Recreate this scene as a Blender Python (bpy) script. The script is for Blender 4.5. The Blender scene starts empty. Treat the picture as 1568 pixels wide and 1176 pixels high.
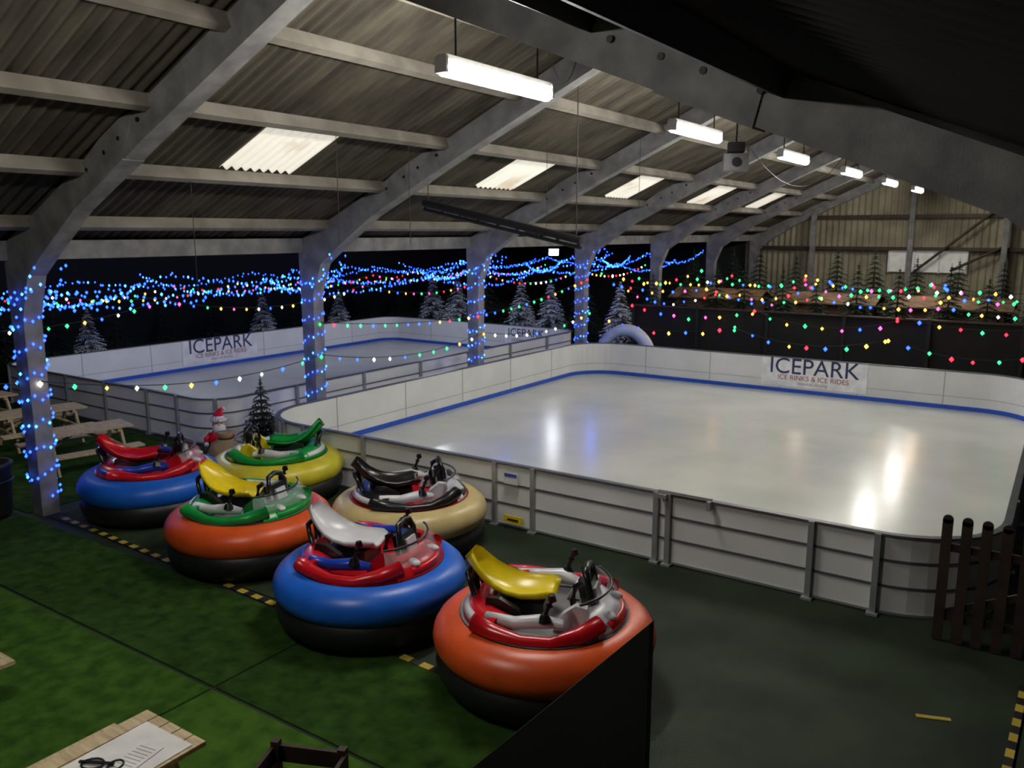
import bpy, math, random
from mathutils import Vector, Matrix, Euler
random.seed(7)
S=bpy.context.scene
pi=math.pi
try:
    S.view_settings.view_transform='Standard'
except Exception as e: print(e)

# ---------------------------------------------------------------- materials
def mat(name,col,rough=.6,metal=0,col2=None,scale=4,emit=0,ecol=None,alpha=1,bump=0,bscale=60,spec=None,stretch=None,contrast=(.35,.65),sampling=None,trans=0,detail=6):
    m=bpy.data.materials.new(name); m.use_nodes=True
    nt=m.node_tree; n=nt.nodes; l=nt.links; b=n['Principled BSDF']
    b.inputs['Base Color'].default_value=(*col,1); b.inputs['Roughness'].default_value=rough
    b.inputs['Metallic'].default_value=metal
    if spec is not None: b.inputs['Specular IOR Level'].default_value=spec
    tc=n.new('ShaderNodeTexCoord'); mp=n.new('ShaderNodeMapping'); l.new(tc.outputs['Object'],mp.inputs[0])
    if stretch: mp.inputs['Scale'].default_value=stretch
    no=n.new('ShaderNodeTexNoise'); no.inputs['Scale'].default_value=scale; no.inputs['Detail'].default_value=detail
    l.new(mp.outputs[0],no.inputs['Vector'])
    c2=col2 if col2 else tuple(c*.82 for c in col)
    cr=n.new('ShaderNodeValToRGB'); cr.color_ramp.elements[0].color=(*c2,1); cr.color_ramp.elements[1].color=(*col,1)
    cr.color_ramp.elements[0].position=contrast[0]; cr.color_ramp.elements[1].position=contrast[1]
    l.new(no.outputs[0],cr.inputs[0]); l.new(cr.outputs[0],b.inputs['Base Color'])
    if bump:
        nb=n.new('ShaderNodeTexNoise'); nb.inputs['Scale'].default_value=bscale; l.new(tc.outputs['Object'],nb.inputs['Vector'])
        bp=n.new('ShaderNodeBump'); bp.inputs['Strength'].default_value=bump; bp.inputs['Distance'].default_value=.02
        l.new(nb.outputs[0],bp.inputs['Height']); l.new(bp.outputs[0],b.inputs['Normal'])
    if emit:
        b.inputs['Emission Strength'].default_value=emit
        if ecol: b.inputs['Emission Color'].default_value=(*ecol,1)
        else: l.new(cr.outputs[0],b.inputs['Emission Color'])
    if alpha<1: b.inputs['Alpha'].default_value=alpha
    if trans: b.inputs['Transmission Weight'].default_value=trans
    if sampling:
        m.cycles.emission_sampling=sampling
    return m

M={}
M['conc']=mat('concrete_frame',(.25,.25,.25),.8,col2=(.15,.15,.155),scale=3,bump=.15)
M['purlin']=mat('purlin_concrete',(.25,.23,.195),.8,col2=(.16,.145,.12),scale=2)
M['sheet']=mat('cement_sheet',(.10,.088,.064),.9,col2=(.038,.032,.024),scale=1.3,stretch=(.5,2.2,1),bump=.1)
M['sheetshade']=mat('sheet_shade_tint',(.012,.010,.010),.9,col2=(.006,.005,.005),scale=2)  # near-black copy of the roof sheet: east slope's shade put into the colour
M['skylight']=mat('translucent_sheet',(.95,.91,.80),.6,col2=(.62,.48,.32),scale=1.3,emit=.55,contrast=(.28,.46))
M['gable']=mat('gable_cladding',(.33,.30,.215),.85,col2=(.20,.18,.125),scale=1)
M['darkwall']=mat('dark_wall',(.010,.011,.012),.9)
M['black']=mat('black_paint',(.008,.008,.009),.6)
M['rubber']=mat('black_rubber',(.012,.012,.014),.45)
M['floor']=mat('floor_green_concrete',(.026,.042,.021),.7,col2=(.010,.019,.009),scale=1.1,bump=.1,bscale=25,spec=.3)
M['mat2']=mat('dark_matting',(.036,.055,.024),.85,col2=(.015,.028,.011),scale=2.5,bump=.4,bscale=90,spec=.2)
def grassmat(nm,a,b):
    return mat(nm,a,.95,col2=b,scale=5,bump=1,bscale=140,detail=12,contrast=(.3,.7),spec=.1)
M['grassA']=grassmat('artificial_grass_a',(.08,.185,.022),(.028,.082,.011))
M['grassB']=grassmat('artificial_grass_b',(.05,.12,.018),(.016,.045,.008))
M['grassC']=grassmat('artificial_grass_c',(.095,.20,.025),(.040,.11,.013))
M['ice']=mat('ice_surface',(.70,.715,.65),.2,col2=(.60,.63,.58),scale=.6,spec=.6,bump=.03,bscale=3)
M['board']=mat('board_white',(.78,.79,.79),.35,col2=(.70,.71,.71),scale=1)
M['blue']=mat('kick_blue',(.02,.10,.60),.4)
M['alu']=mat('aluminium',(.42,.44,.45),.4,metal=.5)
M['rail']=mat('rail_grey',(.14,.15,.17),.4,metal=.3)
M['groove']=mat('groove_grey',(.35,.36,.37),.5)
M['lamp']=mat('lamp_tube',(1,1,1),.5,emit=135,ecol=(1,.96,.88))
M['lampdim']=mat('lamp_tube_warm',(1,1,1),.5,emit=118,ecol=(1,.95,.86))
M['lamphouse']=mat('lamp_housing',(.8,.8,.78),.5)
M['wood']=mat('pale_wood',(.56,.46,.28),.6,col2=(.40,.30,.17),scale=3,stretch=(1,8,8))
M['brown']=mat('brown_wood',(.045,.024,.015),.6,col2=(.022,.012,.008),scale=4)
M['tan']=mat('stall_boards',(.22,.13,.065),.8,col2=(.1,.055,.03),scale=3)
M['paper']=mat('paper_white',(.75,.74,.72),.6)
M['yellow']=mat('tape_yellow',(.55,.40,.06),.5)
M['navy']=mat('navy_ink',(.02,.035,.12),.5)
M['red_ink']=mat('red_ink',(.35,.05,.06),.5)
M['banner']=mat('banner_white',(.9,.9,.93),.4)
M['needle']=mat('fir_needles',(.012,.036,.016),.8,col2=(.006,.018,.008),scale=9)
M['snow']=mat('snow_tips',(.75,.80,.84),.8)
M['bark']=mat('bark',(.07,.045,.03),.9)
M['hessian']=mat('hessian',(.36,.25,.14),.9,bump=.4)
M['red']=mat('red_plastic',(.62,.008,.018),.25)
M['white']=mat('white_plastic',(.72,.72,.76),.28)
M['green']=mat('green_plastic',(.008,.30,.05),.28)
M['yel']=mat('yellow_plastic',(.88,.68,.015),.28)
M['blu']=mat('blue_plastic',(.01,.05,.45),.28)
M['blkp']=mat('black_plastic',(.012,.012,.014),.28)
M['grey']=mat('grey_deck',(.26,.27,.29),.4)
M['t_or']=mat('tube_orange',(.74,.095,.015),.36)
M['t_bl']=mat('tube_blue',(.012,.14,.70),.36)
M['t_cr']=mat('tube_cream',(.62,.49,.22),.36)
M['t_ye']=mat('tube_yellow',(.68,.60,.04),.36)
M['glass']=mat('clear_acrylic',(.7,.75,.8),.08,alpha=.16)
M['skin']=mat('figure_skin',(.6,.36,.26),.6)
M['lcable']=mat('light_cable',(.01,.02,.012),.6)
M['arch']=mat('arch_inflatable',(.45,.55,.9),.5)
M['winpane']=mat('window_pane',(.7,.7,.66),.5,emit=.12)
def em(nm,c,s): return mat(nm,c,.5,emit=s,ecol=c,sampling='NONE')
E={'b':em('bulb_blue',(.015,.07,1),7),'c':em('bulb_cyan',(.05,.28,1),6),'r':em('bulb_red',(1,.02,.04),5),
   'g':em('bulb_green',(.03,1,.22),3.5),'y':em('bulb_amber',(1,.5,.06),5),'w':em('bulb_white',(1,.9,.75),6),'p':em('bulb_pink',(1,.08,.45),4)}

# ---------------------------------------------------------------- builder
class MB:
    def __init__(s): s.v=[];s.f=[];s.m=[];s.sm=[];s.mats=[]
    def mi(s,m):
        if isinstance(m,str): m=M[m]
        if m not in s.mats: s.mats.append(m)
        return s.mats.index(m)
    def add(s,vs,fs,m,smooth=False,T=None):
        o=len(s.v); i=s.mi(m)
        for v in vs:
            v=Vector(v)
            if T is not None: v=T@v
            s.v.append(tuple(v))
        for f in fs:
            s.f.append([a+o for a in f]); s.m.append(i); s.sm.append(smooth)
    def box(s,c,d,m,rot=(0,0,0),T=None):
        x,y,z=[a/2 for a in d]
        R=Matrix.Translation(c)@Euler(rot).to_matrix().to_4x4()
        if T is not None: R=T@R
        vs=[(i*x,j*y,k*z) for i in(-1,1) for j in(-1,1) for k in(-1,1)]
        s.add(vs,[(0,1,3,2),(4,6,7,5),(0,4,5,1),(2,3,7,6),(0,2,6,4),(1,5,7,3)],m,False,R)
    def cyl(s,p0,p1,r0,m,r1=None,n=12,T=None,smooth=True,caps=True):
        if r1 is None:r1=r0
        p0=Vector(p0);p1=Vector(p1);d=(p1-p0); 
        if d.length<1e-6:return
        q=d.to_track_quat('Z','Y').to_matrix()
        vs=[]
        for p,r in((p0,r0),(p1,r1)):
            for k in range(n):
                a=2*pi*k/n; vs.append(p+q@Vector((r*math.cos(a),r*math.sin(a),0)))
        fs=[(k,(k+1)%n,n+(k+1)%n,n+k) for k in range(n)]
        s.add(vs,fs,m,smooth,T)
        if caps: s.add(vs,[tuple(range(n))[::-1],tuple(range(n,2*n))],m,False,T)
    def tube(s,pts,r,m,n=8,T=None):
        pts=[Vector(p) for p in pts]; vs=[];N=len(pts)
        for i,p in enumerate(pts):
            d=(pts[min(i+1,N-1)]-pts[max(i-1,0)]).normalized()
            up=Vector((0,0,1)) if abs(d.z)<.95 else Vector((1,0,0))
            a=d.cross(up).normalized(); b=a.cross(d)
            rr=r[i] if isinstance(r,(list,tuple)) else r
            for k in range(n):
                t=2*pi*k/n; vs.append(p+a*rr*math.cos(t)+b*rr*math.sin(t))
        fs=[(i*n+k,i*n+(k+1)%n,(i+1)*n+(k+1)%n,(i+1)*n+k) for i in range(N-1) for k in range(n)]
        fs+= [tuple(range(n)),tuple(range((N-1)*n,N*n))[::-1]]
        s.add(vs,fs,m,True,T)
    def lathe(s,prof,m,n=32,a0=0,a1=2*pi,closed=False,T=None,smooth=True):
        full=abs(a1-a0-2*pi)<1e-6; k=len(prof); vs=[]
        cols=n if full else n+1
        for i in range(cols):
            a=a0+(a1-a0)*i/n
            for r,z in prof: vs.append((r*math.cos(a),r*math.sin(a),z))
        fs=[]
        for i in range(n):
            j=(i+1)%cols
            for q in range(k if closed else k-1):
                q2=(q+1)%k
                fs.append((i*k+q,j*k+q,j*k+q2,i*k+q2))
        s.add(vs,fs,m,smooth,T)
        if not full and closed:
            s.add(vs,[tuple(range(k)),tuple(range(n*k,n*k+k))[::-1]],m,False,T)
    def ball(s,c,r,m,n=16,h=10,rot=(0,0,0),T=None):
        if not isinstance(r,(tuple,list)): r=(r,r,r)
        R=Matrix.Translation(c)@Euler(rot).to_matrix().to_4x4()@Matrix.Diagonal((*r,1))
        if T is not None:R=T@R
        s.lathe([(math.sin(pi*i/h),-math.cos(pi*i/h)) for i in range(h+1)],m,n,T=R)
    def prism(s,poly,y0,y1,m,T=None):
        n=len(poly)
        vs=[(x,y0,z) for x,z in poly]+[(x,y1,z) for x,z in poly]
        fs=[tuple(range(n)),tuple(range(n,2*n))[::-1]]+[(k,n+k,n+(k+1)%n,(k+1)%n) for k in range(n)]
        s.add(vs,fs,m,False,T)
    def bulb(s,p,r,m):
        x,y,z=p
        s.add([(x+r,y,z),(x,y+r,z),(x-r,y,z),(x,y-r,z),(x,y,z+r*1.2),(x,y,z-r*1.2)],
              [(0,1,4),(1,2,4),(2,3,4),(3,0,4),(1,0,5),(2,1,5),(3,2,5),(0,3,5)],m,True)
    def mesh(s,name):
        me=bpy.data.meshes.new(name); me.from_pydata(s.v,[],s.f)
        for m in s.mats: me.materials.append(m)
        me.polygons.foreach_set('material_index',s.m); me.polygons.foreach_set('use_smooth',s.sm)
        me.update(); return me
    def build(s,name,loc=(0,0,0),rz=0,bevel=0,parent=None):
        o=bpy.data.objects.new(name,s.mesh(name)); S.collection.objects.link(o)
        o.location=loc;o.rotation_euler=(0,0,rz)
        if parent:o.parent=parent
        if bevel:
            b=o.modifiers.new('bev','BEVEL');b.width=bevel;b.segments=2;b.limit_method='ANGLE'
        return o
def lerp(a,b,t): return a+(b-a)*t

# ---------------------------------------------------------------- roof geometry
RX=-6.6; SLW=.45; SLE=.405
def U(x): return 7.1-(SLW*(RX-x) if x<RX else SLE*(x-RX))
def C(x): return U(x)+.50
YF=[-.9]+[6.46+5.9*k for k in range(0,7)]
Y0,Y1=-6,41.9
# ---- floor
b=MB(); b.box((-12.6,18,-.1),(28.8,48.2,.2),'floor'); b.build('floor')
b=MB()
b.box((-20.3,.1,.008),(13.0,12.1,.016),'grassB'); b.box((-10.22,5.4,.008),(6.95,1.5,.016),'grassB')
b.box((-10.22,-.7,.008),(6.95,10.6,.016),'grassA'); b.box((-4.98,5.4,.008),(3.46,1.5,.016),'grassB')
b.box((-4.98,-.7,.008),(3.46,10.6,.016),'grassC'); b.box((-20.2,8.3,.008),(13,4.1,.016),'grassB')
b.build('grass_carpet')
b=MB(); b.box((-10.15,8.05,.008),(6.1,3.4,.016),'mat2'); b.build('play_area_mat')
# hazard tape
def tape(name,p0,p1,w=.09):
    p0=Vector(p0);p1=Vector(p1);L=(p1-p0).length;n=int(L/.14);ang=math.atan2((p1-p0).y,(p1-p0).x)
    b=MB()
    for i in range(n):
        c=p0.lerp(p1,(i+.5)/n); b.box((c.x,c.y,.021),(L/n,w,.006),'yellow' if i%2 else 'black',(0,0,ang))
    b.build(name)
tape('hazard_tape',(-13.1,6.45,0),(-4.3,6.1,0)); tape('hazard_tape',(0,9.2,0),(-.1,6.2,0),.07)
b=MB(); b.box((-.68,8.1,.005),(.30,.05,.008),'yellow',(0,0,.35)); b.build('floor_marking')

# ---- roof
def slope(name,xa,xb,m,inv=1):
    b=MB(); n=int((Y1-Y0)/.036); vs=[];
    for i in range(n+1):
        y=Y0+(Y1-Y0)*i/n; dz=.032*math.sin(2*pi*y/.18)
        for x in(xa,xb): vs.append((x,y,C(x)+dz))
    b.add(vs,[(2*i,2*i+1,2*i+3,2*i+2) for i in range(n)],m,True)
    return b.build(name)
slope('ceiling_west',-14.1,RX,'sheet'); slope('ceiling_east',RX,1.4,'sheetshade')
b=MB(); b.cyl((RX,Y0,C(RX)+.02),(RX,Y1,C(RX)+.02),.12,'sheet'); b.build('ceiling_ridge_cap')
b=MB()
for x in(-12.9,-11.3,-9.7,-8.1,-6.95): b.box((x,(Y0+Y1)/2,C(x)-.13),(.12,Y1-Y0,.19),'purlin',(0,-math.atan(SLW),0))
for x in(-6.25,-5.1,-3.5,-1.9): b.box((x,(Y0+Y1)/2,C(x)-.13),(.12,Y1-Y0,.19),'purlin' if x<-4 else 'black',(0,math.atan(SLE),0))  # eastern purlins blackened, roof shade painted into their colour
b.build('roof_purlins')
# skylights
for i,(y,w) in enumerate([(9.2,1.5),(15.9,1.5),(22.0,1.5),(28.0,1.5),(34.0,1.5)]):
    b=MB(); n=60; vs=[]
    for k in range(n+1):
        yy=y-w/2+w*k/n; dz=.032*math.sin(2*pi*yy/.18)
        for x in(-11.2,-9.8): vs.append((x,yy,C(x)+dz-.035))
    b.add(vs,[(2*k,2*k+1,2*k+3,2*k+2) for k in range(n)],'skylight',True); b.build('window_%d'%(i+1))
# ---- portal frames
def halfpoly(sg):
    s=SLW if sg<0 else SLE
    if sg<0:
        P=[(0,7.1),(3.2,7.1-s*3.2),(5.0,7.1-s*5.0-.05),(5.9,7.1-s*5.9-.22),(6.45,3.85),(6.72,3.2),(6.76,0),(7.06,0),(7.10,3.2),(7.12,4.3),(5.4,7.1-s*5.4+.42),(0,7.1+.46)]
    else:
        P=[(0,7.1),(6.2,7.1-s*6.2),(6.55,4.3),(6.74,3.7),(6.76,0),(7.06,0),(7.12,3.2),(7.2,4.3),(7.2,7.1-s*7.2+.4),(0,7.1+.46)]
    return [(RX+sg*d,z) for d,z in P]
for y in YF:
    b=MB(); b.prism(halfpoly(-1),y-.14,y+.14,'conc'); b.prism(halfpoly(1),y-.14,y+.14,'conc')
    for sg,s in((-1,SLW),(1,SLE)):
        pts=[(3.7,-s*3.7-.02),(4.5,-s*4.5-.02),(4.6,-s*4.6+.42),(4.2,-s*4.2+.49),(3.7,-s*3.7+.49),(3.4,-s*3.4+.42)]
        b.prism([(RX+sg*d,7.1+z) for d,z in pts],y-.155,y+.155,'conc')
        for d in(3.3,3.75,4.1,4.55):
            x=RX+sg*d; z=7.1-s*d+.27
            b.cyl((x,y-.165,z),(x,y+.165,z),.03,'black',n=8)
    b.build('portal_frame')
# eave beams
b=MB(); b.box((-13.75,18,4.22),(.3,47.8,.3),'conc'); b.build('trim_eave_west')
# gable end wall
b=MB(); n=int(15.2/.07)
vs=[]
for i in range(n+1):
    x=-14.0+15.2*i/n; dy=.05 if (i//2)%2 else 0
    vs+= [(x,Y1+.15+dy,0),(x,Y1+.15+dy,C(x)+.2)]
b.add(vs,[(2*i,2*i+1,2*i+3,2*i+2) for i in range(n)],'gable'); b.build('wall_north')
b=MB()
for z in(3.75,5.2): b.box((-6.4,Y1-.1,z),(13.6,.12,.16),'brown')
for x in(-10.6,-6.3,-2.6): b.box((x,Y1-.3,C(x)/2-.25),(.22,.2,C(x)-.5),'conc')
b.cyl((-6.2,Y1-.3,2.6),(-3.2,Y1-.3,5.3),.06,'brown'); b.cyl((-2.6,Y1-.3,3.9),(-4.6,Y1-.3,2.8),.06,'brown')
b.build('wall_north_framing')
b=MB(); b.box((-5.6,Y1+.06,3.2),(3.2,.08,1.0),'winpane')
for x in(-7.2,-6.1,-5.1,-4.0): b.box((x,Y1,3.2),(.07,.1,1.05),'white')
b.build('window_6')
b=MB(); b.box((-6.6,Y0-.1,3.8),(15.4,.1,7.8),'gable'); b.build('wall_south')
b=MB(); b.box((1.35,18,2.4),(.1,48,4.9),'darkwall'); b.build('wall_east')
b=MB(); b.box((-27,18,2.1),(.12,48,4.2),'darkwall'); b.build('wall_west')
b=MB(); b.box((-20.5,Y1+.2,2.1),(13,.1,4.4),'darkwall'); b.build('wall_north_annex')
b=MB(); b.box((-20.5,Y0-.1,2.1),(13,.1,4.4),'darkwall'); b.build('wall_south_annex')
# annex roof
b=MB(); b.box((-20.4,18,4.3),(13.2,48,.08),'sheet',(0,math.radians(-1.5),0))
b.build('ceiling_annex')
b=MB()
for y in range(8,40,6): b.box((-20.4,y,4.1),(13,.18,.25),'conc',(0,math.radians(-1.5),0))
b.build('annex_roof_beams')
b=MB()
for y in(10,20.5,31): b.box((-19,y,4.2),(.7,3.4,.03),'skylight')
b.build('window_7')

# ---- strip lights
for k in range(-1,6):
    y=8.05+5.9*k; x=-5.6; z=6.16
    b=MB(); b.box((0,0,.11),(.12,2.1,.05),'lamphouse')
    b.cyl((0,-1.02,0),(0,1.02,0),.08,'lamp' if k>=0 else 'lampdim',n=10)
    for yy in(-1.04,1.04): b.box((0,yy,.03),(.15,.04,.16),'lamphouse')
    for yy in(-.8,.8): b.cyl((0,yy,.1),(0,yy,C(x)-z-.12),.012,'black',n=6)
    b.build('strip_light',(x,y,z))

# ---------------------------------------------------------------- rinks
def rrect(x0,y0,x1,y1,r,n=10):
    pts=[]
    for cx,cy,a in((x1-r,y0+r,-pi/2),(x1-r,y1-r,0),(x0+r,y1-r,pi/2),(x0+r,y0+r,pi)):
        for k in range(n+1):
            t=a+pi/2*k/n; pts.append((cx+r*math.cos(t),cy+r*math.sin(t)))
    return pts
def ring(b,pts,inn,out,z0,z1,m,cx,cy,w,h,r,n=10):
    A=rrect(cx-w/2+inn,cy-h/2+inn,cx+w/2-inn,cy+h/2-inn,max(r-inn,.05),n)
    B=rrect(cx-w/2-out,cy-h/2-out,cx+w/2+out,cy+h/2+out,r+out,n)
    N=len(A); vs=[]
    for i in range(N):
        vs+=[(*A[i],z0),(*A[i],z1),(*B[i],z1),(*B[i],z0)]
    fs=[]
    for i in range(N):
        j=(i+1)%N
        for q in range(4):
            q2=(q+1)%4; fs.append((i*4+q,i*4+q2,j*4+q2,j*4+q))
    b.add(vs,fs,m)
def rink(x0,y0,x1,y1,r,posts,name):
    cx,cy,w,h=(x0+x1)/2,(y0+y1)/2,x1-x0,y1-y0
    b=MB(); P=rrect(x0+.02,y0+.02,x1-.02,y1-.02,r); N=len(P)
    b.add([(*p,.03) for p in P]+[(*p,.0) for p in P],[tuple(range(N))]+[(i,N+i,N+(i+1)%N,(i+1)%N) for i in range(N)],'ice')
    b.build('ice_rink_surface')
    b=MB()
    ring(b,None,0,.04,.03,1.0,'board',cx,cy,w,h,r)
    ring(b,None,.012,0,.035,.14,'blue',cx,cy,w,h,r)
    ring(b,None,.004,0,.36,.372,'groove',cx,cy,w,h,r)
    ring(b,None,.01,.08,1.0,1.025,'rail',cx,cy,w,h,r)
    for z in(.03,.36,.68): ring(b,None,-.04,.055,z,z+.03,'alu' if z<.1 else 'rail',cx,cy,w,h,r)
    def post(x,y,ang,wd=.07):
        b.box((x,y,.51),(wd,.06,1.02),'alu',(0,0,ang))
        b.box((x,y,.02),(wd+.06,.13,.03),'alu',(0,0,ang))
    for px in posts: post(px,y0-.075,0)
    for q in range(1,int(h/2.0)):
        yy=y0+h*q/int(h/2.0)
        post(x0-.075,yy,pi/2); post(x1+.075,yy,pi/2)
        b.box((x0+.002,yy,.55),(.006,.018,.9),'groove'); b.box((x1-.002,yy,.55),(.006,.018,.9),'groove')
    for q in range(1,int(w/2.0)):
        xx=x0+w*q/int(w/2.0); post(xx,y1+.075,0); b.box((xx,y1-.002,.55),(.018,.006,.9),'groove')
        b.box((xx,y0+.002,.55),(.018,.006,.9),'groove')
    for ccx,ccy,a in((x0+r,y0+r,pi*1.25),(x1-r,y0+r,-pi*.25),(x0+r,y0+r,pi*1.42)):
        rr=r+.075; post(ccx+rr*math.cos(a),ccy+rr*math.sin(a),a+pi/2)
    return b.build(name)
rink(-12.9,10.15,-.4,23.5,1.25,[-11.4,-9.9,-7.12,-6.42,-4.42,-4.24,-2.36,-1.6],'rink_barrier')
rink(-23.8,10.6,-14.7,26.0,.7,[-22.2,-20.4,-18.7,-17,-15.9],'rink_barrier')
b=MB(); b.box((-6.78,10.02,.82),(.26,.015,.18),'white'); b.box((-6.78,10.01,.87),(.22,.01,.05),'blu'); b.box((-6.74,10.02,.17),(.34,.015,.12),'yel'); b.box((-6.74,10.01,.17),(.2,.01,.03),'black')
b.build('safety_sign')
b=MB(); b.box((-4.0,10.05,1.06),(.75,.04,.03),'alu'); b.box((-4.3,10.0,1.0),(.12,.05,.06),'alu'); b.box((-3.65,10.0,.98),(.05,.05,.12),'alu'); b.build('gate_latch')

# text banners
def text_mesh(txt,size):
    cu=bpy.data.curves.new('t','FONT'); cu.body=txt; cu.size=size; cu.align_x='CENTER'; cu.align_y='CENTER'; cu.offset=0.004*size
    o=bpy.data.objects.new('t',cu); S.collection.objects.link(o); bpy.context.view_layer.update()
    me=bpy.data.meshes.new_from_object(o.evaluated_get(bpy.context.evaluated_depsgraph_get()))
    vs=[tuple(v.co) for v in me.vertices]; fs=[tuple(p.vertices) for p in me.polygons]
    bpy.data.objects.remove(o); bpy.data.meshes.remove(me)
    return vs,fs
def banner(loc,rz,w,h):
    b=MB(); b.box((0,0,0),(w,.012,h),'banner')
    R=Matrix.Translation((0,-.009,h*.2))@Euler((pi/2,0,0)).to_matrix().to_4x4()
    vs,fs=text_mesh('ICEPARK',w*.22); b.add(vs,fs,'navy',False,R)
    R=Matrix.Translation((0,-.009,-h*.18))@Euler((pi/2,0,0)).to_matrix().to_4x4()
    vs,fs=text_mesh('ICE RINKS & ICE RIDES',w*.068); b.add(vs,fs,'red_ink',False,R)
    vs,fs=text_mesh('seasonal skating',w*.045)
    R=Matrix.Translation((0,-.009,-h*.36))@Euler((pi/2,0,0)).to_matrix().to_4x4(); b.add(vs,fs,'groove',False,R)
    b.build('sign_banner',loc,rz)
banner((-5.75,23.485,.60),0,2.85,.80)
banner((-16.9,25.985,.6),0,1.9,.72)
banner((-23.785,17.6,.6),pi/2,3.0,.80)

# ---------------------------------------------------------------- bumper cars
def bumper_car(loc,rz,tube,body,seat,pod,front,deck='blkp',handle2=True):
    b=MB()
    def ell(r,z,a,c,n=20): return [(r+a*math.cos(2*pi*k/n),z+c*math.sin(2*pi*k/n)) for k in range(n)]
    b.lathe(ell(.85,.25,.25,.23),'rubber',56,closed=True)
    b.lathe(ell(.87,.52,.255,.225),tube,56,closed=True)
    b.lathe([(0,.1),(.8,.12),(.8,.6),(.0,.64)],'rubber',40)
    b.lathe([(.0,.70),(.70,.70),(.78,.735),(.85,.745),(.895,.735),(.915,.70),(.90,.6)],'rubber',56)
    b.lathe([(.0,.712),(.70,.712),(.80,.742),(.85,.752)],deck,48)
    b.lathe(ell(.918,.715,.014,.016,8),'white',56,closed=True)
    T=Matrix.Diagonal((1.08,1.08,1,1))
    # rear cowl, front cowl
    b.lathe([(.76,.73),(.74,.80),(.67,.88),(.56,.91),(.47,.86),(.43,.73)],body,24,math.radians(118),math.radians(242),True,T=T)
    b.lathe([(.78,.73),(.76,.78),(.67,.86),(.52,.92),(.42,.87),(.38,.73)],front,18,math.radians(-40),math.radians(40),True,T=T)
    b.lathe([(.755,.80),(.71,.855),(.69,.845),(.735,.78)],pod,18,math.radians(140),math.radians(220),True,T=T)
    b.lathe([(.77,.78),(.72,.842),(.70,.83),(.755,.77)],body,16,math.radians(-26),math.radians(26),True,T=T)
    for sg in(-1,1):
        W_=[(-.50,.58,.82,.085),(-.30,.67,.80,.075),(-.05,.72,.775,.055),(.2,.70,.775,.055),(.42,.58,.81,.08),(.58,.40,.86,.085)]
        b.tube([(x,sg*y,z) for x,y,z,_ in W_],[w for *_,w in W_],body,10,T)
        b.tube([(-.42,sg*.50,.86),(-.15,sg*.54,.85),(.08,sg*.52,.88),(.26,sg*.46,.85)],[.05,.06,.07,.04],pod,10,T)
        b.prism([(.16,.73),(.52,.73),(.46,.98),(.36,1.0),(.24,.90)],sg*.30,sg*.38,front,T)
        b.prism([(-.50,.73),(-.10,.73),(-.16,.88),(-.34,.98),(-.46,.98)],sg*.30,sg*.36,'blkp',T)
        # chrome-like trim strip
        b.box((.0,sg*.60,.765),(.5,.05,.03),front,T=T)
        # joystick
        b.cyl((.12,sg*.54,.90),(.12,sg*.54,.97),.065,'blkp',.035,T=T)
        b.cyl((.12,sg*.54,.95),(.17,sg*.54,1.09),.02,'blkp',n=8,T=T)
        b.tube([(.16,sg*.54,1.06),(.185,sg*.54,1.12),(.18,sg*.54,1.17)],[.036,.042,.03],'blkp',8,T)
        b.ball((.64,sg*.22,.865),(.07,.055,.035),'white',12,8,(0,.3,sg*.3),T)
    # seat shell : reclined, high back curling down into the pan
    P=[(-.80,1.25,.07),(-.765,1.22,.13),(-.70,1.14,.18),(-.61,1.05,.215),(-.50,.975,.245),(-.36,.92,.26),(-.20,.895,.26),(-.04,.91,.25),(.06,.925,.22),(.12,.91,.17)]
    top=[];bot=[];nc=8
    for i,(x,z,w) in enumerate(P):
        xa,za,_=P[max(i-1,0)]; xb,zb,_=P[min(i+1,len(P)-1)]
        t=Vector((xb-xa,0,zb-za)).normalized(); nrm=Vector((-t.z,0,t.x))
        for k in range(nc+1):
            u=-1+2*k/nc; p=Vector((x,u*w,z))+nrm*(.10*abs(u)**2.2)
            top.append(p); bot.append(p-nrm*.045)
    N=len(top); W=nc+1
    fs=[(i*W+k,i*W+k+1,(i+1)*W+k+1,(i+1)*W+k) for i in range(len(P)-1) for k in range(nc)]
    f2=[tuple(a+N for a in f[::-1]) for f in fs]
    e=[]
    for i in range(len(P)-1):
        for k in(0,nc): e.append((i*W+k,(i+1)*W+k,(i+1)*W+k+N,i*W+k+N))
    for i in(0,len(P)-1):
        for k in range(nc): e.append((i*W+k,i*W+k+1,i*W+k+1+N,i*W+k+N))
    b.add(top+bot,fs+f2+e,seat,True)
    b.box((-.22,0,.79),(.5,.38,.17),'blkp')
    b.tube([(-.70,0,.85),(-.72,0,1.0),(-.74,0,1.12)],.04,'blkp',8)
    # console, head pad and handles
    b.box((.47,0,.93),(.13,.30,.36),'blkp',(0,-.25,0)); b.box((.405,0,.98),(.03,.22,.2),'white',(0,-.25,0)); b.box((.54,0,.97),(.03,.2,.18),'white',(0,-.25,0))
    b.tube([(.50,-.17,.9),(.47,-.175,1.12),(.44,-.13,1.22),(.43,0,1.25),(.44,.13,1.22),(.47,.175,1.12),(.50,.17,.9)],.036,'blkp',8)
    for sg in(-1,1): b.tube([(.36,sg*.22,.8),(.33,sg*.24,.98),(.36,sg*.24,1.12),(.42,sg*.22,1.16)],[.035,.03,.035,.03],'blkp',8)
    if handle2:
        b.tube([(-.66,-.17,.80),(-.72,-.16,1.0),(-.77,-.11,1.08),(-.78,.0,1.1),(-.77,.11,1.08),(-.72,.16,1.0),(-.66,.17,.80)],.03,'blkp',8)
    b.lathe([(.72,.86),(.68,.97),(.60,1.06),(.58,1.05),(.66,.96),(.70,.86)],'glass',12,math.radians(-48),math.radians(48),True,T=T)
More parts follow.
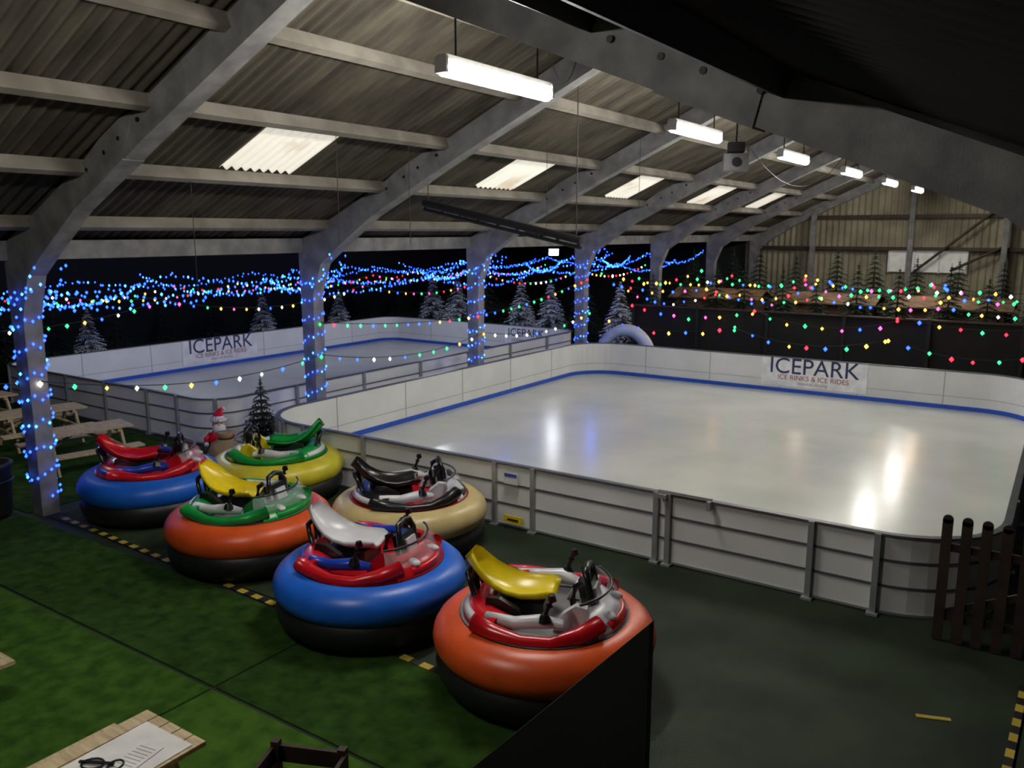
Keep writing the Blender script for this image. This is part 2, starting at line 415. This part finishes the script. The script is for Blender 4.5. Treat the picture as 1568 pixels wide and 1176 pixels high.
    b.tube([(.62*math.cos(a),.62*math.sin(a),1.055) for a in [math.radians(-48+8*k) for k in range(13)]],.012,'blkp',6,T)
    b.build('bumper_car',(*loc,0.018),rz)
r0=math.radians(34)
bumper_car((-4.1,6.66),r0-.25,'t_or','red','yel','white','white','grey')
bumper_car((-6.5,6.68),r0-.35,'t_bl','red','white','blu','red','red')
bumper_car((-7.7,8.75),r0+.2,'t_cr','blkp','blkp','white','white','red')
bumper_car((-9.2,7.1),r0-.35,'t_or','green','yel','white','green','grey')
bumper_car((-11.1,9.2),r0+pi+.1,'t_ye','green','green','white','yel','green')
bumper_car((-12.1,7.5),r0+.3,'t_bl','red','red','blu','red','red')

# ---------------------------------------------------------------- furniture
def picnic_table(loc,rz,z0=.017):
    b=MB()
    for k in range(5): b.box((-.30+.15*k,0,.74),(.14,1.8,.035),'wood')
    for sg in(-1,1):
        for k in range(2): b.box((sg*(.66+.15*k),0,.44),(.14,1.8,.035),'wood')
    for yy in(-.62,.62):
        b.box((0,yy,.70),(.72,.05,.09),'wood'); b.box((0,yy,.38),(1.55,.05,.09),'wood')
        for sg in(-1,1):
            b.box((sg*.43,yy+.05,.375),(.09,.045,.78),'wood',(0,-sg*.46,0))
    b.cyl((0,-.6,.42),(0,-.05,.70),.03,'wood',n=6); b.cyl((0,.6,.42),(0,.05,.70),.03,'wood',n=6)
    return b.build('picnic_table',(*loc,z0),rz)
picnic_table((-15.6,8.2),-.2); picnic_table((-18.0,8.6),-.15); picnic_table((-17.3,6.1),-.2); picnic_table((-20.6,8.4),0)
picnic_table((-5.38,2.45),0); picnic_table((-8.9,2.5),0)
b=MB(); b.box((0,0,0),(.55,1.35,.006),'paper',(0,0,.03)); b.build('paper_tablecloth',(-5.3,2.58,.779))
b=MB(); b.box((0,0,0),(.5,.8,.006),'paper'); b.build('paper_tablecloth',(-8.9,2.9,.779))
b=MB(); b.box((0,0,.004),(.21,.30,.003),'paper'); 
for k in range(7): b.box((0,-.11+.035*k,.007),(.15,.006,.001),'groove')
b.build('menu_sheet',(-5.25,2.95,.784),.2)
b=MB()
b.tube([(.08*math.cos(2*pi*k/12),.06*math.sin(2*pi*k/12),.01) for k in range(13)],.008,'blkp',6)
b.tube([(.17+.05*math.cos(2*pi*k/12),.06*math.sin(2*pi*k/12),.01) for k in range(13)],.008,'blkp',6)
b.box((.03,0,.02),(.26,.02,.015),'blkp'); b.build('cable_tie_bundle',(-5.42,2.72,.784),.5)
# rustic crate
b=MB()
for sg in(-1,1):
    for z in(.1,.3,.5,.7): b.box((0,sg*.24,z),(.56,.03,.13),'brown'); b.box((sg*.28,0,z),(.03,.45,.13),'brown')
    for s2 in(-1,1): b.box((sg*.26,s2*.22,.41),(.06,.06,.8),'brown')
b.box((0,0,.06),(.5,.42,.03),'brown'); b.build('wooden_crate',(-4.2,3.5,.016),.4)
# bin
b=MB(); b.lathe([(0,0),(.27,0),(.30,.1),(.33,.8),(.36,.82),(.36,.88),(.31,.88),(.29,.2),(0,.15)],'black',24)
b.tube([(.345*math.cos(2*pi*k/24),.345*math.sin(2*pi*k/24),.6) for k in range(25)],.015,'rubber',6); b.build('waste_bin',(-14.0,5.85,.016))

# picket gate
b=MB()
for k in range(9):
    x=-.02+.19*k; h=1.5
    b.box((x,0,h/2-.03),(.105,.025,h-.1),'brown'); b.cyl((x,-.0125,h-.08),(x,.0125,h-.08),.0525,'brown',n=14)
for z in(.3,1.1): b.box((.75,.03,z),(1.62,.035,.09),'brown')
b.box((.75,.03,.7),(1.7,.03,.08),'brown',(0,-.47,0))
b.build('picket_gate',(-.85,9.80,0))

# stair balustrade (black), runs down to -x
b=MB()
poly=[(-1.71,0.02),(-1.71,2.42),(-3.6,.32),(-3.6,.02)]
b.prism(poly,3.86,3.92,'black')
for k in range(8): b.box((-3.3+.2*k,3.45,.1+.2*k-.09),(.24,.8,.04),'black')
b.prism([(-3.45,.02),(-1.8,.02),(-1.8,1.55)],3.02,3.06,'black')
b.build('staircase')
# mezzanine under viewpoint
b=MB(); b.box((-.35,-2.7,2.9),(3.3,6.4,.18),'tan'); b.box((-1.9,.3,1.4),(.14,.14,2.8),'brown'); b.box((1.1,.3,1.4),(.14,.14,2.8),'brown'); b.box((-1.9,-5.5,1.4),(.14,.14,2.8),'brown')
b.build('mezzanine_platform')

# ---------------------------------------------------------------- fir trees
def fir(h,w,snow,seed,tiers=11):
    rnd=random.Random(seed); b=MB()
    b.cyl((0,0,0),(0,0,h*.9),.035*h/2+.01,'bark',.01,n=6)
    for t in range(tiers):
        f=t/(tiers-1); z=lerp(.16,.95,f)*h; R=w*(1-f)**.85+.05; nb=int(lerp(18,7,f))
        for k in range(nb):
            a=2*pi*(k+rnd.random()*.7)/nb+t; r=R*rnd.uniform(.75,1.12); dr=r*.28
            d=Vector((math.cos(a),math.sin(a),0)); s=Vector((-d.y,d.x,0)); wd=.16*r+.05
            p0=Vector((0,0,z)); m1=p0+d*r*.5+Vector((0,0,-dr*.25)); tip=p0+d*r+Vector((0,0,-dr+.06*h*.3))
            mt='snow' if rnd.random()<snow else 'needle'
            ns=4
            for q in range(1,ns+1):
                c=p0.lerp(tip,q/(ns+1))+Vector((0,0,-.02*q)); ww=wd*(1.25-abs(q/(ns+1)-.45)*1.3)
                back=c-d*r*.10
                for sg in(-1,1):
                    o=c+s*sg*ww+d*r*.12+Vector((0,0,-.05))
                    b.add([back,c+d*r*.06,o],[(0,1,2)],mt)
            b.add([p0+s*.02,tip,p0-s*.02,m1+s*wd*.5,m1-s*wd*.5],[(0,3,1),(1,4,2),(0,1,2)],mt)
    b.cyl((0,0,h*.88),(0,0,h),.02,'needle',.004,n=5)
    return b.mesh('fir_tree')
FT=[fir(2.6,.8,0,1),fir(3.35,1.0,.02,2,18),fir(2.3,.75,.8,3,13),fir(1.55,.5,.02,4,10)]
def tree(kind,x,y,s=1,rz=0,z=0):
    o=bpy.data.objects.new('fir_tree',FT[kind]); S.collection.objects.link(o); o.location=(x,y,z); o.scale=(s,s,s); o.rotation_euler=(0,0,rz)
tree(3,-13.8,11.1)
rr=random.Random(5)
for k in range(13): tree(rr.choice([0,0,1]),-25.3+rr.uniform(-.3,.3),9+1.9*k,rr.uniform(.8,1),rr.uniform(0,6))
tree(2,-24.75,13.6,1.0); tree(2,-24.75,20.2,1.05); tree(0,-24.8,11.2,.9); tree(2,-24.7,24.0,1.0)
for k in range(7): tree(0 if k in(2,5) else 2,-22.8+1.5*k,27.6+rr.uniform(-.3,.3),1.22,k)
for k in range(11): tree(1,-13.0+1.22*k+rr.uniform(-.15,.15),28.55,rr.uniform(.90,1.08),k)
for k in range(10): tree(1,-13.2+1.4*k,33.6+rr.uniform(-.6,.6),rr.uniform(1.05,1.2),k)
# dark partition behind main rink + market stalls
b=MB(); b.box((-6.3,27.2,.95),(13.4,.1,1.9),'darkwall')
for x in(-13,-10.6,-8.2,-5.8,-3.4,-1): b.box((x,27.1,.98),(.1,.08,1.96),'black')
b.box((-6.3,27.15,1.93),(13.4,.16,.05),'brown'); b.build('partition_screen')
for i,x in enumerate((-11.2,-7.2,-3.2)):
    b=MB(); b.box((0,0,1.0),(3,1.4,2.0),'brown'); b.box((0,-.75,1.85),(3.0,.04,.3),'tan')
    b.box((0,-.5,2.2),(3.5,1.1,.05),'tan',(.3,0,0)); b.box((0,.5,2.2),(3.5,1.1,.05),'tan',(-.3,0,0))
    b.box((0,-.72,1.0),(3.1,.08,.06),'wood')
    b.build('market_stall',(x,31.0,0))
# inflatable arch behind the corner
b=MB(); n=20
for R,r in((.85,.18),):
    b.tube([(R*math.cos(pi*k/n),0,R*1.3*math.sin(pi*k/n)+.1) for k in range(n+1)],r,'arch',12)
    b.tube([(R*math.cos(pi*k/n),.34,R*1.3*math.sin(pi*k/n)+.1) for k in range(n+1)],r,'white',12)
b.build('inflatable_arch',(-12.1,24.6,.1),.3)

# small figures
def santa():
    b=MB()
    b.lathe([(0,0),(.2,.0),(.24,.12),(.24,.3),(.2,.45),(.13,.56),(.1,.6),(0,.6)],'red',20)
    b.lathe([(.2,0),(.26,.02),(.26,.09),(.22,.1)],'white',20)
    b.lathe([(.235,.27),(.25,.29),(.25,.33),(.235,.35)],'blkp',20)
    b.ball((0,0,.68),(.13,.13,.14),'skin'); b.ball((.06,0,.6),(.12,.13,.13),'white'); b.ball((.135,0,.69),.025,'skin',8,6)
    for sg in(-1,1):
        b.ball((.115,sg*.045,.73),.014,'blkp',8,6)
        b.tube([(0,sg*.15,.5),(.03,sg*.26,.4),(.12,sg*.26,.33)],[.06,.055,.05],'red',8); b.ball((.15,sg*.26,.32),.05,'white',8,6)
        b.ball((.1,sg*.1,.03),(.12,.07,.05),'blkp',10,6)
    b.lathe([(.10,.86),(.15,.76),(.155,.79),(.15,.82)],'white',18); b.tube([(0,0,.78),(-.01,0,.88),(-.04,.03,.96),(-.1,.08,.98)],[.135,.09,.05,.03],'red',12); b.ball((-.13,.1,.96),.045,'white',8,6)
    b.tube([(.13*math.cos(2*pi*k/16),.13*math.sin(2*pi*k/16),.775) for k in range(17)],.035,'white',8)
    b.build('santa_figure',(-13.95,10.15,.02),-.6)
santa()
b=MB(); b.lathe([(0,0),(.26,.0),(.33,.12),(.34,.3),(.28,.45),(.14,.53),(.12,.58),(.18,.66),(.1,.66),(0,.56)],'hessian',18)
b.tube([(.135*math.cos(2*pi*k/16),.135*math.sin(2*pi*k/16),.555) for k in range(17)],.018,'brown',6)
b.ball((.3,.25,.14),(.24,.18,.15),'hessian',12,8,(0,0,.5)); b.build('hessian_sack',(-13.35,9.85,.02),.3)

# hanging pole, speaker box, cables
b=MB(); b.cyl((-11.05,13.2,5.08),(-7.4,13.2,4.35),.07,'black'); b.cyl((-11.05,13.2,4.95),(-7.4,13.2,4.22),.035,'black')
for k in range(9): 
    t=k/8; b.box((lerp(-11,-7.45,t),13.2,lerp(5.02,4.29,t)),(.05,.05,.16),'black')
for t in(.03,.97):
    x=lerp(-11.05,-7.4,t); b.cyl((x,13.2,lerp(5.1,4.36,t)),(x,13.2,C(x)-.05),.01,'black',n=5)
b.build('hanging_heater_pole')
b=MB(); b.box((0,0,0),(.5,.45,.34),'grey'); b.box((0,0,.3),(.34,.3,.2),'black'); b.cyl((0,-.23,0),(0,-.32,0),.09,'black'); b.cyl((0,0,.4),(0,0,C(-6)-5.9-.1),.02,'black',n=6)
b.build('projector_unit',(-6,17.1,5.9),.4,.02)
def cab(p,q,sag,r=.008,n=14):
    b=MB(); p=Vector(p);q=Vector(q); b.tube([p.lerp(q,k/n)-Vector((0,0,sag*4*(k/n)*(1-k/n))) for k in range(n+1)],r,'black',5); b.build('hanging_cable')
cab((-5.6,8.9,C(-5.6)-.1),(-6.9,12.1,C(-6.9)-.2),.6); cab((-5.9,17.5,6.3),(-5.2,23.8,C(-5.2)-.2),1.0)
for p in((-9.7,9.5),(-9.7,11.2),(-9.0,14.6),(-8.1,17),(-11.3,8.0)):
    b=MB(); b.cyl((p[0],p[1],C(p[0])-.2),(p[0],p[1],C(p[0])-1.9),.006,'black',n=5); b.build('hanging_cable')
# floodlight fixture
b=MB(); b.box((0,0,0),(.4,.12,.28),'black'); b.box((0,-.065,0),(.34,.01,.22),mat('flood_face',(1,1,1),.4,emit=60,ecol=(.9,.95,1))); b.box((0,.05,.2),(.05,.05,.35),'black')
b.build('floodlight',(-16.5,27.3,3.75),.55)

# ---------------------------------------------------------------- string lights
def strand(b,p,q,sag,sp,cols,r,cable=True,jit=0,rnd=random):
    p=Vector(p);q=Vector(q);L=(q-p).length;n=max(2,int(L/sp)); m=min(n,16)
    f=lambda t:p.lerp(q,t)-Vector((0,0,sag*4*t*(1-t)))
    if cable: b.tube([f(k/m) for k in range(m+1)],.008,'lcable',4)
    for k in range(n+1):
        c=f(k/n)+Vector((rnd.uniform(-jit,jit),rnd.uniform(-jit,jit),-r*1.2+rnd.uniform(-jit,jit)))
        b.bulb(c,r*rnd.uniform(.8,1.15),E[rnd.choice(cols)])
b=MB()
for y in YF[1:5]:
    for k in range(110):
        t=k/110; a=t*2*pi*8; z=.35+t*3.2
        b.bulb((-13.5+.23*math.cos(a)*1.0,y+.23*math.sin(a),z+random.uniform(-.06,.06)),.026,E[random.choice('bbbc')])
for y in YF[1:5]:
    for k in range(26):
        t=k/26; b.bulb((-13.4+.8*t+random.uniform(-.1,.1),y-.2+.4*(k%2),3.4+.6*t+random.uniform(-.25,.1)),.024,E[random.choice('bbbc')])
b.build('post_fairy_lights')
# blue garlands between posts and in the annex
b=MB()
ys=YF[1:7]
for i in range(len(ys)-1):
    for x,z,sg in((-13.9,3.7,.35),(-15.2,3.3,.3),(-18.5,3.5,.3),(-22.8,3.2,.25)):
        strand(b,(x,ys[i],z),(x,ys[i+1],z),sg+random.uniform(-.1,.12),.15,'bbbbc',.03,False,.04)
    strand(b,(-16.5,ys[i]+1.2,3.4),(-16.5,ys[i]+3.8,3.45),.35,.045,'bbbcc',.03,False,.035)
for k in range(4):
    strand(b,(-13.7,7+6*k,3.6),(-24,9+6*k,3.2),.5,.2,'bbc',.03,False,.04)
b.build('blue_fairy_lights')
b=MB()
for i in range(len(ys)-1):
    for x,z,sg in((-15.8,3.1,.35),(-24.2,2.8,.3),(-21,3.0,.3)):
        strand(b,(x,ys[i]-2,z),(x,ys[i+1]-2,z),sg,.34,'rgybpw',.035)
for y,z in((24.6,3.25),(25.4,2.85),(26.6,2.55),(27.5,2.95)):
    for k in range(4):
        x0=-13+3.3*k; strand(b,(x0,y,z+random.uniform(-.1,.1)),(x0+3.3,y+random.uniform(-.4,.4),z+random.uniform(-.15,.1)),random.uniform(.12,.45),.34,'rgybpgbyw',.046,True,.05)
for z,y in((2.0,26.9),(1.55,25.2)):
    for k in range(3):
        x0=-13+4.4*k; strand(b,(x0,y,z),(x0+4.4,y,z+random.uniform(-.1,.2)),random.uniform(.2,.45),.55,'rgybpr',.055,True,.05)
b.build('coloured_fairy_lights')
# festoon on the barrier line
b=MB(); 
pts=[(-19.5,6.2,2.3),(-13.3,6.46,2.2),(-13.3,12.36,1.9),(-13.25,18.26,1.8),(-13.2,24.16,1.9)]
for i in range(4): strand(b,pts[i],pts[i+1],.3,.5,'gwybgw',.042)
strand(b,(-13.3,12.36,2.6),(-13.3,24.16,3.0),.5,.4,'rgyb',.04)
b.build('festoon_lights')

# ---------------------------------------------------------------- lights
def plight(n,loc,e,c,r=.15):
    l=bpy.data.lights.new(n,'POINT'); l.energy=e;l.color=c;l.shadow_soft_size=r
    o=bpy.data.objects.new(n,l);S.collection.objects.link(o);o.location=loc
for y in(9.4,15.3,21.2,27): plight('blue_glow_lamp',(-14.6,y,3.4),20,(.06,.16,1))
for y in(12,20): plight('blue_glow_lamp',(-20,y,3.5),18,(.1,.25,1))
for y in(13.5,23.5): plight('annex_light',(-19.3,y,3.9),110,(.85,.93,1),.3)
plight('annex_light',(-16.8,6.8,3.7),45,(1,.92,.8),.25)  # added fill to brighten the picnic tables, no fitting here
for x in(-11,-4): plight('stall_lamp',(x,30.0,3.0),16,(1,.72,.42))
for x in(-10,-4): plight('gable_fill',(x,38.5,4.6),22,(1,.85,.6),.2)  # added fill lights to brighten the gable wall, no fittings there
w=bpy.data.worlds.new('world');S.world=w;w.use_nodes=True
w.node_tree.nodes['Background'].inputs[0].default_value=(.12,.14,.2,1);w.node_tree.nodes['Background'].inputs[1].default_value=.08

# ---------------------------------------------------------------- camera
cam=bpy.data.cameras.new('camera');cam.sensor_width=36;cam.lens=29.1;cam.clip_start=.05
cam.dof.use_dof=True; cam.dof.focus_distance=2.2; cam.dof.aperture_fstop=10
o=bpy.data.objects.new('camera',cam);S.collection.objects.link(o);o.location=(0,0,4.5)
o.rotation_euler=(pi/2-math.radians(10.4),0,math.radians(34));S.camera=o
